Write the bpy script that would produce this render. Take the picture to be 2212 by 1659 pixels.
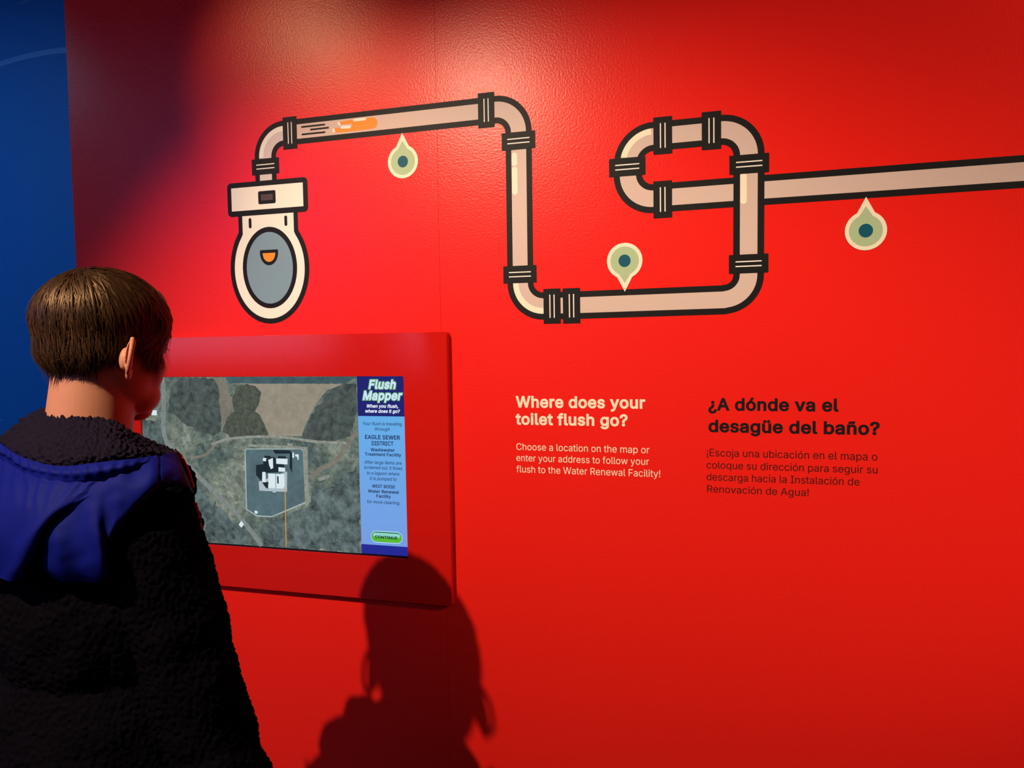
import bpy, bmesh, math, random
from mathutils import Vector, Matrix, noise
from mathutils.bvhtree import BVHTree
random.seed(7)
USE_INTER = True
for o in list(bpy.data.objects):
    bpy.data.objects.remove(o, do_unlink=True)
SC = bpy.context.scene
COL = SC.collection
EYE = 1.42                       # camera height above the floor
# ------------------------------------------------------------------ camera
cam_data = bpy.data.cameras.new('camera')
cam = bpy.data.objects.new('camera', cam_data); COL.objects.link(cam)
cam_data.sensor_fit = 'HORIZONTAL'; cam_data.sensor_width = 36.0
cam_data.lens = 36.0 * 1680.0 / 2212.0
cam_data.clip_start = 0.05
yaw, pitch, roll = -0.297909, -0.0534762, -0.0162470
fwd = Vector((math.sin(yaw)*math.cos(pitch), math.cos(yaw)*math.cos(pitch), math.sin(pitch)))
rt0 = Vector((math.cos(yaw), -math.sin(yaw), 0)); up0 = rt0.cross(fwd)
rt = math.cos(roll)*rt0 + math.sin(roll)*up0
up = -math.sin(roll)*rt0 + math.cos(roll)*up0
cam.matrix_world = Matrix(((rt.x, up.x, -fwd.x, 0), (rt.y, up.y, -fwd.y, -1.6), (rt.z, up.z, -fwd.z, EYE), (0, 0, 0, 1)))
SC.camera = cam
# ------------------------------------------------------------------ world, lights, exposure
SC.view_settings.view_transform = 'Standard'; SC.view_settings.look = 'None'
SC.view_settings.gamma = 1.0; SC.view_settings.use_curve_mapping = False
SC.view_settings.exposure = 0.0
wd = bpy.data.worlds.new('world'); SC.world = wd; wd.use_nodes = True
wd.node_tree.nodes['Background'].inputs[0].default_value = (0.10, 0.08, 0.30, 1)
wd.node_tree.nodes['Background'].inputs[1].default_value = 0.05

def spot(name, loc, target, power, color, angle, blend, size):
    l = bpy.data.lights.new(name, 'SPOT'); l.energy = power; l.color = color
    l.spot_size = math.radians(angle); l.spot_blend = blend; l.shadow_soft_size = size
    o = bpy.data.objects.new(name, l); COL.objects.link(o); o.location = loc
    o.rotation_euler = (Vector(target) - Vector(loc)).to_track_quat('-Z', 'Y').to_euler()
    return o

def area(name, loc, target, power, color, sx, sy):
    l = bpy.data.lights.new(name, 'AREA'); l.shape = 'RECTANGLE'; l.size = sx; l.size_y = sy
    l.energy = power; l.color = color
    o = bpy.data.objects.new(name, l); COL.objects.link(o); o.location = loc
    o.rotation_euler = (Vector(target) - Vector(loc)).to_track_quat('-Z', 'Y').to_euler()
    return o

KEY = spot('key_spotlight', (-1.165, -1.84, 2.62), (-0.38, 0.0, 0.40), 240, (1.0, 0.76, 0.50), 73.7, 0.65, 0.014)
SIDE = spot('second_spotlight', (-1.93, -1.75, 2.85), (-0.97, 0.0, 1.98), 66, (1.0, 0.62, 0.32), 19, 1.0, 0.02)
RIGHT = spot('right_fill_spot', (2.9, -1.75, 2.75), (1.05, 0.0, 1.90), 330, (1.0, 0.76, 0.50), 42, 0.6, 0.02)  # added fill, out of view; brightens the right part of the wall
BLUE = spot('blue_spotlight', (-3.5, -1.6, 2.95), (-2.6, 0.6, 1.40), 100, (0.24, 0.60, 1.0), 62, 1.0, 0.06)
WASH = area('violet_wall_fill', (-3.75, -4.2, 3.3), (-4.4, -4.2, 1.6), 40, (0.78, 0.50, 1.0), 3.2, 0.15)  # added unseen light; lifts the violet ambient and the mirrored side wall
WASH2 = area('rear_wall_fill', (-2.2, -5.4, 3.3), (-2.2, -6.0, 1.6), 22, (0.85, 0.60, 1.0), 2.0, 0.15)  # added unseen light; brightens the rear wall mirrored in the panel
AMB = area('blue_wash_light', (-2.9, -2.9, 2.3), (-0.9, -0.7, 1.2), 9, (0.12, 0.14, 1.0), 1.2, 0.8)

# ------------------------------------------------------------------ materials
MATS = {}
def mat(name, color, rough=0.5, spec=0.5, bump=None, emis=None, estr=1.0, coat=0.0, sheen=0.0, sss=0.0, vary=None, metal=0.0):
    m = bpy.data.materials.new(name); m.use_nodes = True
    nt = m.node_tree; b = nt.nodes['Principled BSDF']
    b.inputs['Base Color'].default_value = (*color, 1)
    b.inputs['Roughness'].default_value = rough
    b.inputs['Specular IOR Level'].default_value = spec
    b.inputs['Metallic'].default_value = metal
    b.inputs['Coat Weight'].default_value = coat
    b.inputs['Sheen Weight'].default_value = sheen
    if sss:
        b.inputs['Subsurface Weight'].default_value = sss
        b.inputs['Subsurface Radius'].default_value = (1.0, 0.35, 0.2)
        b.inputs['Subsurface Scale'].default_value = 0.006
    if emis:
        b.inputs['Emission Color'].default_value = (*emis, 1)
        b.inputs['Emission Strength'].default_value = estr
    tc = nt.nodes.new('ShaderNodeTexCoord')
    if vary:                       # slight uneven tint of the paint or cloth itself
        n = nt.nodes.new('ShaderNodeTexNoise'); n.inputs['Scale'].default_value = vary[0]; n.inputs['Detail'].default_value = 4
        r = nt.nodes.new('ShaderNodeMapRange'); r.inputs[3].default_value = 1 - vary[1]; r.inputs[4].default_value = 1 + vary[1]
        mx = nt.nodes.new('ShaderNodeVectorMath'); mx.operation = 'SCALE'; mx.inputs[0].default_value = color
        nt.links.new(tc.outputs['Object'], n.inputs['Vector']); nt.links.new(n.outputs['Fac'], r.inputs[0])
        nt.links.new(r.outputs[0], mx.inputs['Scale']); nt.links.new(mx.outputs[0], b.inputs['Base Color'])
    if bump:                       # (scale, strength, distance)
        n = nt.nodes.new('ShaderNodeTexNoise'); n.inputs['Scale'].default_value = bump[0]; n.inputs['Detail'].default_value = 3
        bp = nt.nodes.new('ShaderNodeBump'); bp.inputs['Strength'].default_value = bump[1]; bp.inputs['Distance'].default_value = bump[2]
        nt.links.new(tc.outputs['Object'], n.inputs['Vector']); nt.links.new(n.outputs['Fac'], bp.inputs['Height'])
        nt.links.new(bp.outputs['Normal'], b.inputs['Normal'])
    MATS[name] = m
    return m

M_red = mat('red_wall_paint', (0.84, 0.017, 0.011), 0.27, 0.19, bump=(230, 0.4, 0.0010), vary=(1.2, 0.03))
M_redpanel = mat('red_panel_gloss', (0.60, 0.010, 0.007), 0.11, 0.55, bump=(420, 0.12, 0.0006))
M_blue = mat('blue_wall_paint', (0.004, 0.13, 0.40), 0.5, 0.15, bump=(150, 0.4, 0.0015))
M_wave = mat('pale_blue_print', (0.02, 0.19, 0.48), 0.45, 0.4)
M_black = mat('black_vinyl', (0.010, 0.010, 0.011), 0.5, 0.13, bump=(230, 0.3, 0.0006))
M_white = mat('white_vinyl', (0.90, 0.86, 0.80), 0.5, 0.15)
M_cream = mat('cream_vinyl', (0.90, 0.84, 0.66), 0.5, 0.15)
M_pipe = mat('pale_pink_grey_vinyl', (0.66, 0.51, 0.46), 0.5, 0.15, bump=(150, 0.3, 0.001))
M_pipe2 = mat('pale_grey_vinyl', (0.68, 0.60, 0.62), 0.5, 0.15)
M_grey = mat('grey_blue_vinyl', (0.20, 0.32, 0.42), 0.5, 0.3)
M_dgrey = mat('dark_grey_vinyl', (0.09, 0.06, 0.065), 0.5, 0.15)
M_orange = mat('orange_vinyl', (0.92, 0.30, 0.035), 0.5, 0.15)
M_green = mat('sage_green_vinyl', (0.42, 0.56, 0.34), 0.5, 0.15)
M_teal = mat('dark_teal_vinyl', (0.005, 0.10, 0.16), 0.5, 0.15)
M_dtext = mat('dark_letter_vinyl', (0.035, 0.010, 0.008), 0.5, 0.15)
M_light = mat('added_glow_face', (0.8, 0.8, 0.8), 0.5, 0.3, emis=(0.85, 0.60, 1.0), estr=1.5)  # glow of the added boxes that the panel mirrors
M_floor = mat('dark_floor', (0.03, 0.03, 0.035), 0.6, 0.3, vary=(4, 0.3))
M_ceil = mat('dark_ceiling', (0.02, 0.02, 0.025), 0.8, 0.2)
M_leftw = mat('pale_side_wall', (0.55, 0.52, 0.55), 0.7, 0.3)
M_rear = mat('grey_rear_wall', (0.10, 0.09, 0.10), 0.7, 0.3)
M_bezel = mat('black_bezel', (0.004, 0.004, 0.004), 0.3, 0.4)

# ------------------------------------------------------------------ mesh helpers
def link(o, parent=None):
    COL.objects.link(o)
    if parent is not None: o.parent = parent
    return o
def mesh_obj(name, verts, faces, m, parent=None, smooth=False):
    me = bpy.data.meshes.new(name); me.from_pydata([tuple(v) for v in verts], [], faces); me.update()
    if m: me.materials.append(m)
    if smooth:
        for p in me.polygons: p.use_smooth = True
    return link(bpy.data.objects.new(name, me), parent)
def tag(o, label=None, cat=None, group=None, kind=None):
    if label: o['label'] = label
    if cat: o['category'] = cat
    if group: o['group'] = group
    if kind: o['kind'] = kind
    return o
def empty(name, loc=(0, 0, 0)):
    o = bpy.data.objects.new(name, None); o.location = loc; o.empty_display_size = 0.05
    return link(o)
def box(name, lo, hi, m, parent=None):
    x0, y0, z0 = lo; x1, y1, z1 = hi
    v = [(x0,y0,z0),(x1,y0,z0),(x1,y1,z0),(x0,y1,z0),(x0,y0,z1),(x1,y0,z1),(x1,y1,z1),(x0,y1,z1)]
    f = [(0,3,2,1),(4,5,6,7),(0,1,5,4),(1,2,6,5),(2,3,7,6),(3,0,4,7)]
    return mesh_obj(name, v, f, m, parent)

# wall artwork is laid out in units of 8 mm from the point of the wall facing the lens
K = 0.008
LAY = 0.00013
def slab(name, pts, layer, m, parent, y=0.0, org=(0, 0, 0), th=None):
    """flat cut vinyl (or printed layer): outline pts on a vertical plane facing -Y"""
    yf = y - LAY*layer; yb = yf + (th or LAY*0.9)
    ar = sum(pts[i][0]*pts[(i+1) % len(pts)][1] - pts[(i+1) % len(pts)][0]*pts[i][1] for i in range(len(pts)))
    if ar < 0: pts = pts[::-1]
    n = len(pts)
    v = [(p[0]*K-org[0], yf-org[1], EYE+p[1]*K-org[2]) for p in pts] + [(p[0]*K-org[0], yb-org[1], EYE+p[1]*K-org[2]) for p in pts]
    f = [tuple(range(n))] + [(i, i+n, (i+1) % n+n, (i+1) % n) for i in range(n)]
    return mesh_obj(name, v, f, m, parent)
def rect(cx, cz, w, h): return [(cx-w/2, cz-h/2), (cx+w/2, cz-h/2), (cx+w/2, cz+h/2), (cx-w/2, cz+h/2)]
def rrect(cx, cz, w, h, r, n=6):
    out = []
    for (sx, sz, a0) in ((1, -1, -90), (1, 1, 0), (-1, 1, 90), (-1, -1, 180)):
        for i in range(n+1):
            a = math.radians(a0 + 90*i/n); out.append((cx+sx*(w/2-r)+r*math.cos(a), cz+sz*(h/2-r)+r*math.sin(a)))
    return out
def ell(cx, cz, a, b, n=48, t0=0, t1=360):
    full = (t1-t0) >= 360
    return [(cx+a*math.cos(math.radians(t0+(t1-t0)*i/(n if full else n-1))), cz+b*math.sin(math.radians(t0+(t1-t0)*i/(n if full else n-1)))) for i in range(n)]
def band(path, w):
    """outline of a stroke of width w along a path of points"""
    L, Rr = [], []
    for i, p in enumerate(path):
        a = path[max(i-1, 0)]; b = path[min(i+1, len(path)-1)]
        dx, dz = b[0]-a[0], b[1]-a[1]; d = math.hypot(dx, dz) or 1
        nx, nz = -dz/d, dx/d
        if 0 < i < len(path)-1:
            e1 = math.hypot(p[0]-a[0], p[1]-a[1]) or 1; d1 = ((p[0]-a[0])/e1, (p[1]-a[1])/e1)
            e2 = math.hypot(b[0]-p[0], b[1]-p[1]) or 1; d2 = ((b[0]-p[0])/e2, (b[1]-p[1])/e2)
            sx, sz = -(d1[1]+d2[1]), d1[0]+d2[0]; q = math.hypot(sx, sz) or 1; nx, nz = sx/q, sz/q
            k = 1/max(0.5, (nx*-d1[1]+nz*d1[0]))
        else: k = 1
        L.append((p[0]+nx*w/2*k, p[1]+nz*w/2*k)); Rr.append((p[0]-nx*w/2*k, p[1]-nz*w/2*k))
    return L, Rr
def strip(name, path, w, layer, m, parent, y=0.0, org=(0, 0, 0)):
    L, Rr = band(path, w)
    yf = y - LAY*layer; n = len(path)
    v = []; f = []
    for a, b in zip(L, Rr):
        for (q, yy) in ((a, yf), (b, yf), (b, yf+LAY*.9), (a, yf+LAY*.9)):
            v.append((q[0]*K-org[0], yy-org[1], EYE+q[1]*K-org[2]))
    for i in range(n-1):
        for j in range(4):
            f.append((4*i+j, 4*i+(j+1) % 4, 4*i+4+(j+1) % 4, 4*i+4+j))
    f.append((0, 3, 2, 1)); f.append((4*n-4, 4*n-3, 4*n-2, 4*n-1))
    o = mesh_obj(name, v, f, m, parent)
    bm = bmesh.new(); bm.from_mesh(o.data); bmesh.ops.recalc_face_normals(bm, faces=bm.faces); bm.to_mesh(o.data); bm.free()
    return o
def arc(cx, cz, r, a0, a1, n=16):
    return [(cx+r*math.cos(math.radians(a0+(a1-a0)*i/n)), cz+r*math.sin(math.radians(a0+(a1-a0)*i/n))) for i in range(n+1)]

# lettering: a text curve turned to a mesh, fitted to the width and cap height it has on the wall
FONT = None
try:
    import os
    fp = os.path.join(bpy.utils.resource_path('LOCAL'), 'datafiles', 'fonts', 'Inter.woff2')
    if USE_INTER and os.path.exists(fp): FONT = bpy.data.fonts.load(fp)
except Exception:
    FONT = None
from mathutils.geometry import delaunay_2d_cdt
def winding(poly, c):
    w = 0; n = len(poly); cx, cy = c
    for i in range(n):
        x0, y0 = poly[i]; x1, y1 = poly[(i+1) % n]
        if (y0 <= cy) != (y1 <= cy):
            xi = x0+(cy-y0)*(x1-x0)/(y1-y0)
            if xi > cx: w += 1 if y1 > y0 else -1
    return w
def glyph_outlines(body, weight, shear):
    """outlines of a line of text as closed polygons, pushed outward by weight for bolder cuts"""
    c = bpy.data.curves.new('t', 'FONT'); c.body = body; c.size = 1.0; c.space_character = 1.0 + weight*1.6
    if FONT: c.font = FONT
    o = bpy.data.objects.new('t', c); COL.objects.link(o)
    dg = bpy.context.evaluated_depsgraph_get(); dg.update()
    cu = o.to_curve(dg); polys = []
    for sp in cu.splines:
        bp = sp.bezier_points; n = len(bp); q = []
        for i in range(n):
            a, b = bp[i], bp[(i+1) % n]
            p0, p1, p2, p3 = a.co, a.handle_right, b.handle_left, b.co
            d = (p3-p0).length
            if d < 1e-6: continue
            dev = max(((p1-p0)-(p3-p0)*((p1-p0).dot(p3-p0)/d/d)).length, ((p2-p0)-(p3-p0)*((p2-p0).dot(p3-p0)/d/d)).length)
            k = 1 if dev < 1e-4 else (5 if d > 0.12 else 3)
            for j in range(k):
                t = j/k; q.append(tuple(((1-t)**3*p0+3*(1-t)**2*t*p1+3*(1-t)*t*t*p2+t**3*p3).xy))
        if len(q) > 2: polys.append(q)
    o.to_curve_clear(); bpy.data.objects.remove(o, do_unlink=True); bpy.data.curves.remove(c)
    area2 = lambda q: sum(q[i][0]*q[(i+1) % len(q)][1]-q[(i+1) % len(q)][0]*q[i][1] for i in range(len(q)))
    sgn = 1 if area2(max(polys, key=lambda q: abs(area2(q)))) > 0 else -1
    out = []
    for q in polys:
        if weight:
            n = len(q); r = []
            for i in range(n):
                a, b, c_ = q[i-1], q[i], q[(i+1) % n]
                d1 = Vector((b[0]-a[0], b[1]-a[1])); d2 = Vector((c_[0]-b[0], c_[1]-b[1]))
                if d1.length < 1e-7 or d2.length < 1e-7: continue
                d1.normalize(); d2.normalize(); s_ = d1+d2
                s_ = s_.normalized() if s_.length > 1e-4 else d1
                nx, ny = s_.y*sgn, -s_.x*sgn; k = 1/max(0.45, s_.dot(d1))
                r.append((b[0]+nx*weight*k, b[1]+ny*weight*k))
            q = r
        out.append([(p[0]+p[1]*shear, p[1]) for p in q])
    return out, sgn
def letters(name, body, x0, x1, zb, cap, layer, m, parent, y=0.0, weight=0.0, shear=0.0, org=(0, 0, 0), th=None):
    (h_polys, _) = glyph_outlines('H', 0.0, 0.0)
    zlo = min(p[1] for q in h_polys for p in q) - weight; ch = max(p[1] for q in h_polys for p in q) + weight - zlo
    polys, sgn = glyph_outlines(body, weight, shear)
    xs = [p[0] for q in polys for p in q]; a, b = min(xs), max(xs)
    sx = (x1-x0)/(b-a); sz = cap/ch; t = th or LAY*0.9
    bxs = [(min(p[0] for p in q), max(p[0] for p in q)) for q in polys]
    order = sorted(range(len(polys)), key=lambda i: bxs[i][0])
    groups = []; cur = []; right = -1e9
    for i in order:                                   # one group per letter
        if cur and bxs[i][0] > right: groups.append(cur); cur = []; right = -1e9
        cur.append(i); right = max(right, bxs[i][1])
    if cur: groups.append(cur)
    yf = y-LAY*layer
    V, F = [], []
    for g in groups:
        pts, eds = [], []
        for i in g:
            k = len(pts); q = polys[i]; pts += [Vector((p[0], p[1])) for p in q]; eds += [(k+j, k+(j+1) % len(q)) for j in range(len(q))]
        ov, oe, of, _, _, _ = delaunay_2d_cdt(pts, eds, [], 0, 1e-5)
        base = len(V)
        V += [((x0+(v[0]-a)*sx)*K-org[0], yf-org[1], EYE+(zb+(v[1]-zlo)*sz)*K-org[2]) for v in ov]
        for f in of:
            c = (sum(ov[k][0] for k in f)/len(f), sum(ov[k][1] for k in f)/len(f))
            if sum(winding(polys[i], c) for i in g)*sgn > 0: F.append(tuple(base+k for k in f))
    bm = bmesh.new(); bv = [bm.verts.new(v) for v in V]
    for f in F: bm.faces.new([bv[k] for k in f])
    bmesh.ops.delete(bm, geom=[v for v in bm.verts if not v.link_faces], context='VERTS')
    bm.normal_update()
    fl = [f for f in bm.faces if f.normal.y > 0]
    if fl: bmesh.ops.reverse_faces(bm, faces=fl)
    r = bmesh.ops.extrude_face_region(bm, geom=bm.faces[:])
    s = set(g for g in r['geom'] if isinstance(g, bmesh.types.BMVert))
    for q in s: q.co.y += t
    me = bpy.data.meshes.new(name); bmesh.ops.recalc_face_normals(bm, faces=bm.faces); bm.to_mesh(me); bm.free(); me.materials.append(m)
    return link(bpy.data.objects.new(name, me), parent)
# ------------------------------------------------------------------ the setting
CEIL = 3.4
XW, XL, XR, YR, YB = -1.66, -4.4, 4.2, -6.0, 0.6
SEAM = -81.65*K
wall = box('wall_back', (XW, 0.0009, -0.02), (XR+0.12, 0.14, CEIL+0.1), M_red); tag(wall, kind='structure')
box('wall_board', (XW, 0.0, 0.0), (SEAM-0.0004, 0.0009, CEIL), M_red, wall)
box('wall_board', (SEAM+0.0004, 0.0, 0.0), (XR, 0.0009, CEIL), M_red, wall)
tag(box('wall_blue', (XL-0.12, YB, -0.02), (XW+0.6, YB+0.12, CEIL+0.1), M_blue), kind='structure')
tag(box('wall_left', (XL-0.12, YR, -0.02), (XL, YB+0.12, CEIL+0.1), M_leftw), kind='structure')
tag(box('wall_right', (XR, YR, -0.02), (XR+0.12, 0.14, CEIL+0.1), M_rear), kind='structure')
tag(box('wall_rear', (XL-0.12, YR-0.12, -0.02), (XR+0.12, YR, CEIL+0.1), M_leftw), kind='structure')
tag(box('reflection_mask_1', (XL, YR, 0.0), (XL+0.02, YB, 1.28), M_rear), kind='structure')  # dark dado, added out of view to darken the panel's lower reflection
tag(box('reflection_mask_2', (XL+0.02, YR, 0.0), (XL+0.92, YR+0.05, CEIL), M_ceil), kind='structure')  # dark column, added out of view to leave a gap in the reflection
tag(box('floor', (XL-0.12, YR-0.12, -0.12), (XR+0.12, YB+0.12, 0.0), M_floor), kind='structure')
tag(box('ceiling', (XL-0.12, YR-0.12, CEIL), (XR+0.12, YB+0.12, CEIL+0.1), M_ceil), kind='structure')

def left_slab(name, pts, m, layer=1):
    """flat print on the blue wall, pts are (x, z)"""
    n = len(pts)
    v = [(p[0], YB-0.0009, p[1]) for p in pts] + [(p[0], YB-0.0003, p[1]) for p in pts]
    f = [tuple(range(n))] + [(i, (i+1) % n, (i+1) % n+n, i+n) for i in range(n)]
    o = mesh_obj(name, v, f, m)
    bm = bmesh.new(); bm.from_mesh(o.data); bmesh.ops.recalc_face_normals(bm, faces=bm.faces); bm.to_mesh(o.data); bm.free()
    return o
def curve_band(pts, w0, w1):
    o = list(pts); n = len(pts)-1
    return o + [(p[0], p[1]-(w0+(w1-w0)*(n-i)/n)) for i, p in enumerate(reversed(pts))]
tag(left_slab('wave_line', curve_band([(-3.4, 1.95), (-3.2, 2.13), (-3.0, 2.27), (-2.8, 2.375), (-2.68, 2.43), (-2.585, 2.460), (-2.509, 2.469), (-2.434, 2.474), (-2.36, 2.476), (-2.282, 2.473), (-2.1, 2.455), (-1.8, 2.38)], 0.018, 0.02), M_wave),
    'long pale blue curved line printed on the blue wall, reaching behind the red wall', 'wall graphic')
tag(left_slab('wave_line', curve_band([(-2.49, 2.642), (-2.47, 2.651), (-2.44, 2.660), (-2.40, 2.665), (-2.34, 2.669), (-2.25, 2.668), (-2.1, 2.65)], 0.0005, 0.022), M_wave), 'short tapering pale blue line at the top of the blue wall', 'wall graphic')
tag(left_slab('wave_line', [(-3.10, 1.10), (-2.95, 1.165), (-2.8, 1.185), (-2.7, 1.177), (-2.645, 1.160), (-2.7, 1.156), (-2.9, 1.15)], M_wave), 'pale blue pointed wave tip low on the blue wall, left of the boy\'s collar', 'wall graphic')

# unseen glowing boxes, added so the red panel's gloss has something to mirror
for nm_, lo_, hi_, lb_ in (('added_glow_box', (XL+0.022, -5.85, 1.33), (XL+0.10, -2.9, 1.72), 'long violet-white glowing box added on the unseen side wall as a reflection source'),
                           ('added_glow_box', (-3.45, YR+0.002, 1.33), (-2.3, YR+0.08, 1.72), 'short violet-white glowing box added on the unseen rear wall as a reflection source')):
    t_ = empty(nm_, tuple((lo_[k]+hi_[k])/2 if k < 2 else lo_[2] for k in range(3))); tag(t_, lb_, 'display')  # added reflection sources, not real displays
    c_ = t_.location
    box('added_glow_housing', [lo_[k]-c_[k] for k in range(3)], [hi_[k]-c_[k] for k in range(3)], M_bezel, t_)
    if lo_[0] < -4: f0, f1 = (hi_[0], lo_[1]+0.02, lo_[2]+0.02), (hi_[0]+0.004, hi_[1]-0.02, hi_[2]-0.02)
    else: f0, f1 = (lo_[0]+0.02, hi_[1], lo_[2]+0.02), (hi_[0]-0.02, hi_[1]+0.004, hi_[2]-0.02)
    box('added_lit_face', [f0[k]-c_[k] for k in range(3)], [f1[k]-c_[k] for k in range(3)], M_light, t_)

# ------------------------------------------------------------------ painted pipe run
PO, PF = 7.2, 4.1                     # outline and fill widths of the pipe
ORG = (0.0, 0.0, 0.0)
pipe = empty('pipe_mural')
tag(pipe, 'long black outlined pale pipe graphic looping across the red wall to its right end', 'wall graphic')
def segment(name, path, layer=1, fill=None):
    o = strip(name, path, PO, layer, M_black, pipe)
    strip('pipe_fill', path, PF, layer+1, fill or M_pipe, o)
    return o
def collar(cx, cz, vert, layer=5, w=4.6, h=9.2, ln=6.1):
    o = slab('pipe_collar', rect(cx, cz, h, w) if vert else rect(cx, cz, w, h), layer, M_black, pipe)
    for s in (-0.57, 0.57):
        slab('collar_line', rect(cx, cz+s, ln, 0.28) if vert else rect(cx+s, cz, 0.28, ln), layer+1, M_white, o)
    return o
# run from the toilet up, along, down and right
e1 = segment('pipe_elbow', [(-135.85, 54.6)] + arc(-129.5, 55.3, 6.35, 180, 90) + [(-127.6, 61.65)], fill=M_pipe2)
strip('pipe_highlight', arc(-129.5, 55.3, 7.7, 180, 90) + [(-127.6, 63.0)], 1.45, 3, M_white, e1)
segment('pipe_stub', [(-135.85, 48.3), (-135.85, 52.0)], fill=M_pipe2)
p1 = segment('pipe_length', [(-127.4, 61.65), (-67.4, 61.75)])
segment('pipe_elbow', [(-67.4, 61.8)] + arc(-64.8, 55.5, 6.3, 90, 0) + [(-58.5, 53.0)])
v1 = segment('pipe_length', [(-58.5, 53.2), (-58.6, 18.0)])
for (zt, zb) in ((50.1, 46.6), (46.4, 39.1)):
    slab('pipe_highlight', rrect(-59.72, (zt+zb)/2, 1.5, zt-zb, 0.7), 3, M_cream, v1)
e3 = segment('pipe_elbow', [(-58.6, 18.1)] + arc(-52.35, 15.7, 6.25, 180, 270) + [(-50.0, 9.45)])
strip('pipe_highlight', [(-59.85, 15.9)] + arc(-52.35, 15.7, 7.5, 180, 270), 1.5, 3, M_cream, e3)
segment('pipe_stub', [(-50, 9.45), (-44.7, 9.45)])
segment('pipe_length', [(-44.8, 9.4), (-6.3, 9.65)] + arc(-6.3, 15.6, 5.85, 270, 360)[1:] + [(-0.45, 18.4)])
segment('pipe_length', [(-0.5, 35.78), (75.0, 35.95), (500.0, 36.0)], 1)
segment('pipe_length', [(-21.0, 35.65), (-0.5, 35.75)], 1)
v2 = segment('pipe_length', [(-0.45, 18.2), (-0.35, 42.4)], 3)
slab('pipe_highlight', rrect(-1.62, 36.5, 1.55, 7.4, 0.7), 5, M_cream, v2)
segment('pipe_elbow', [(-0.35, 42.3)] + arc(-6.8, 44.6, 6.45, 0, 90) + [(-9.3, 51.05)], 3)
segment('pipe_length', [(-9.0, 51.0), (-21.0, 50.95)])
e6 = segment('pipe_elbow', [(-21.0, 50.97)] + arc(-23.3, 44.6, 6.37, 90, 180) + [(-29.67, 43.5)])
strip('pipe_highlight', arc(-23.3, 44.6, 7.68, 94, 166), 1.5, 3, M_cream, e6)
segment('pipe_elbow', [(-29.75, 44.0)] + arc(-23.4, 41.9, 6.35, 180, 270) + [(-21.0, 35.5)])
for c in ((-135.9, 52.65, True), (-127.35, 61.5, False), (-67.35, 61.9, False), (-58.55, 53.1, True), (-58.7, 18.05, True),
          (-50.0, 9.35, False), (-44.75, 9.3, False), (-0.45, 18.25, True), (-0.3, 42.3, True), (-9.15, 51.1, False),
          (-20.95, 51.0, False), (-29.9, 43.97, True), (-21.05, 35.2, False)):
    collar(*c)
tag(p1, 'long upper pipe length with speed lines and an orange splash')
SPEED = [ [(-123.56, 62.82), (-115.83, 62.81)], [(-120.69, 61.81), (-114.63, 61.83)], [(-123.50, 60.71), (-115.84, 60.68)] ]
SPLASH = [ (-110.90, 63.09), (-108.00, 63.29), (-104.98, 63.26), (-100.79, 63.43), (-99.91, 63.02), (-99.40, 62.24), (-99.43, 61.31), (-99.83, 60.56), (-100.74, 60.20), (-105.68, 60.10), (-112.68, 60.17), (-113.34, 60.63), (-113.20, 61.21), (-112.64, 61.51), (-111.10, 61.50), (-107.45, 61.55), (-107.19, 62.19), (-110.77, 62.27), (-111.37, 62.73) ]
W = [ (-111.68, 62.76), (-110.92, 62.61), (-111.09, 62.09), (-106.79, 63.22), (-102.89, 63.05), (-110.80, 61.39), (-107.91, 61.33), (-113.41, 61.23), (-113.04, 60.34) ]
for a, b in SPEED:
    strip('speed_line', [a, b], 0.5, 3, M_black, p1)
sp = slab('orange_splash', SPLASH, 3, M_orange, p1)
def capsule(a, b, w, layer, m, parent, name='splash_highlight'):
    L = math.hypot(b[0]-a[0], b[1]-a[1]); th = math.atan2(b[1]-a[1], b[0]-a[0]); r = w/2
    o = []
    for i in range(9):
        t = th - math.pi/2 + math.pi*i/8; o.append((b[0]+r*math.cos(t), b[1]+r*math.sin(t)))
    for i in range(9):
        t = th + math.pi/2 + math.pi*i/8; o.append((a[0]+r*math.cos(t), a[1]+r*math.sin(t)))
    return slab(name, o, layer, m, parent)
capsule((-106.5, 63.1), (-103.2, 63.1), 0.7, 4, M_white, sp)
capsule((-110.5, 61.5), (-108.0, 61.4), 0.8, 4, M_white, sp)
capsule((-111.5, 62.85), (-111.2, 62.35), 0.7, 4, M_white, sp)
capsule((-113.2, 61.1), (-113.0, 60.6), 0.75, 4, M_white, sp)
tag(sp, 'orange splash with white flecks')

# ------------------------------------------------------------------ toilet graphic
toi = empty('toilet_graphic')
tag(toi, 'cartoon toilet graphic with grey bowl and thick black outline, above the screen', 'wall graphic')
TX = -135.7
def half(fr): return fr
nk = [(-9.9, 39.5), (-10.1, 34.3)]
outer = [(TX-10.1, 39.2), (TX-10.1, 34.1)] + [(TX+13.4*math.cos(math.radians(a)), 22.9+(16.9 if a < 180 else 16.2)*math.sin(math.radians(a))) for a in range(140, 401, 5)] + [(TX+10.1, 34.1), (TX+10.1, 39.2)]
inner = [(TX-8.7, 38.8), (TX-8.7, 33.3)] + [(TX+11.9*math.cos(math.radians(a)), 22.9+(15.0 if a < 180 else 14.7)*math.sin(math.radians(a))) for a in range(140, 401, 5)] + [(TX+8.7, 33.3), (TX+8.7, 38.8)]
bo = slab('bowl', outer, 3, M_black, toi); slab('bowl_fill', inner, 4, M_white, bo)
se = slab('seat_opening', ell(TX+0.15, 23.15, 9.25, 11.95), 5, M_black, toi)
slab('bowl_water', ell(TX+0.15, 23.1, 7.85, 10.5), 6, M_grey, se)
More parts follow.
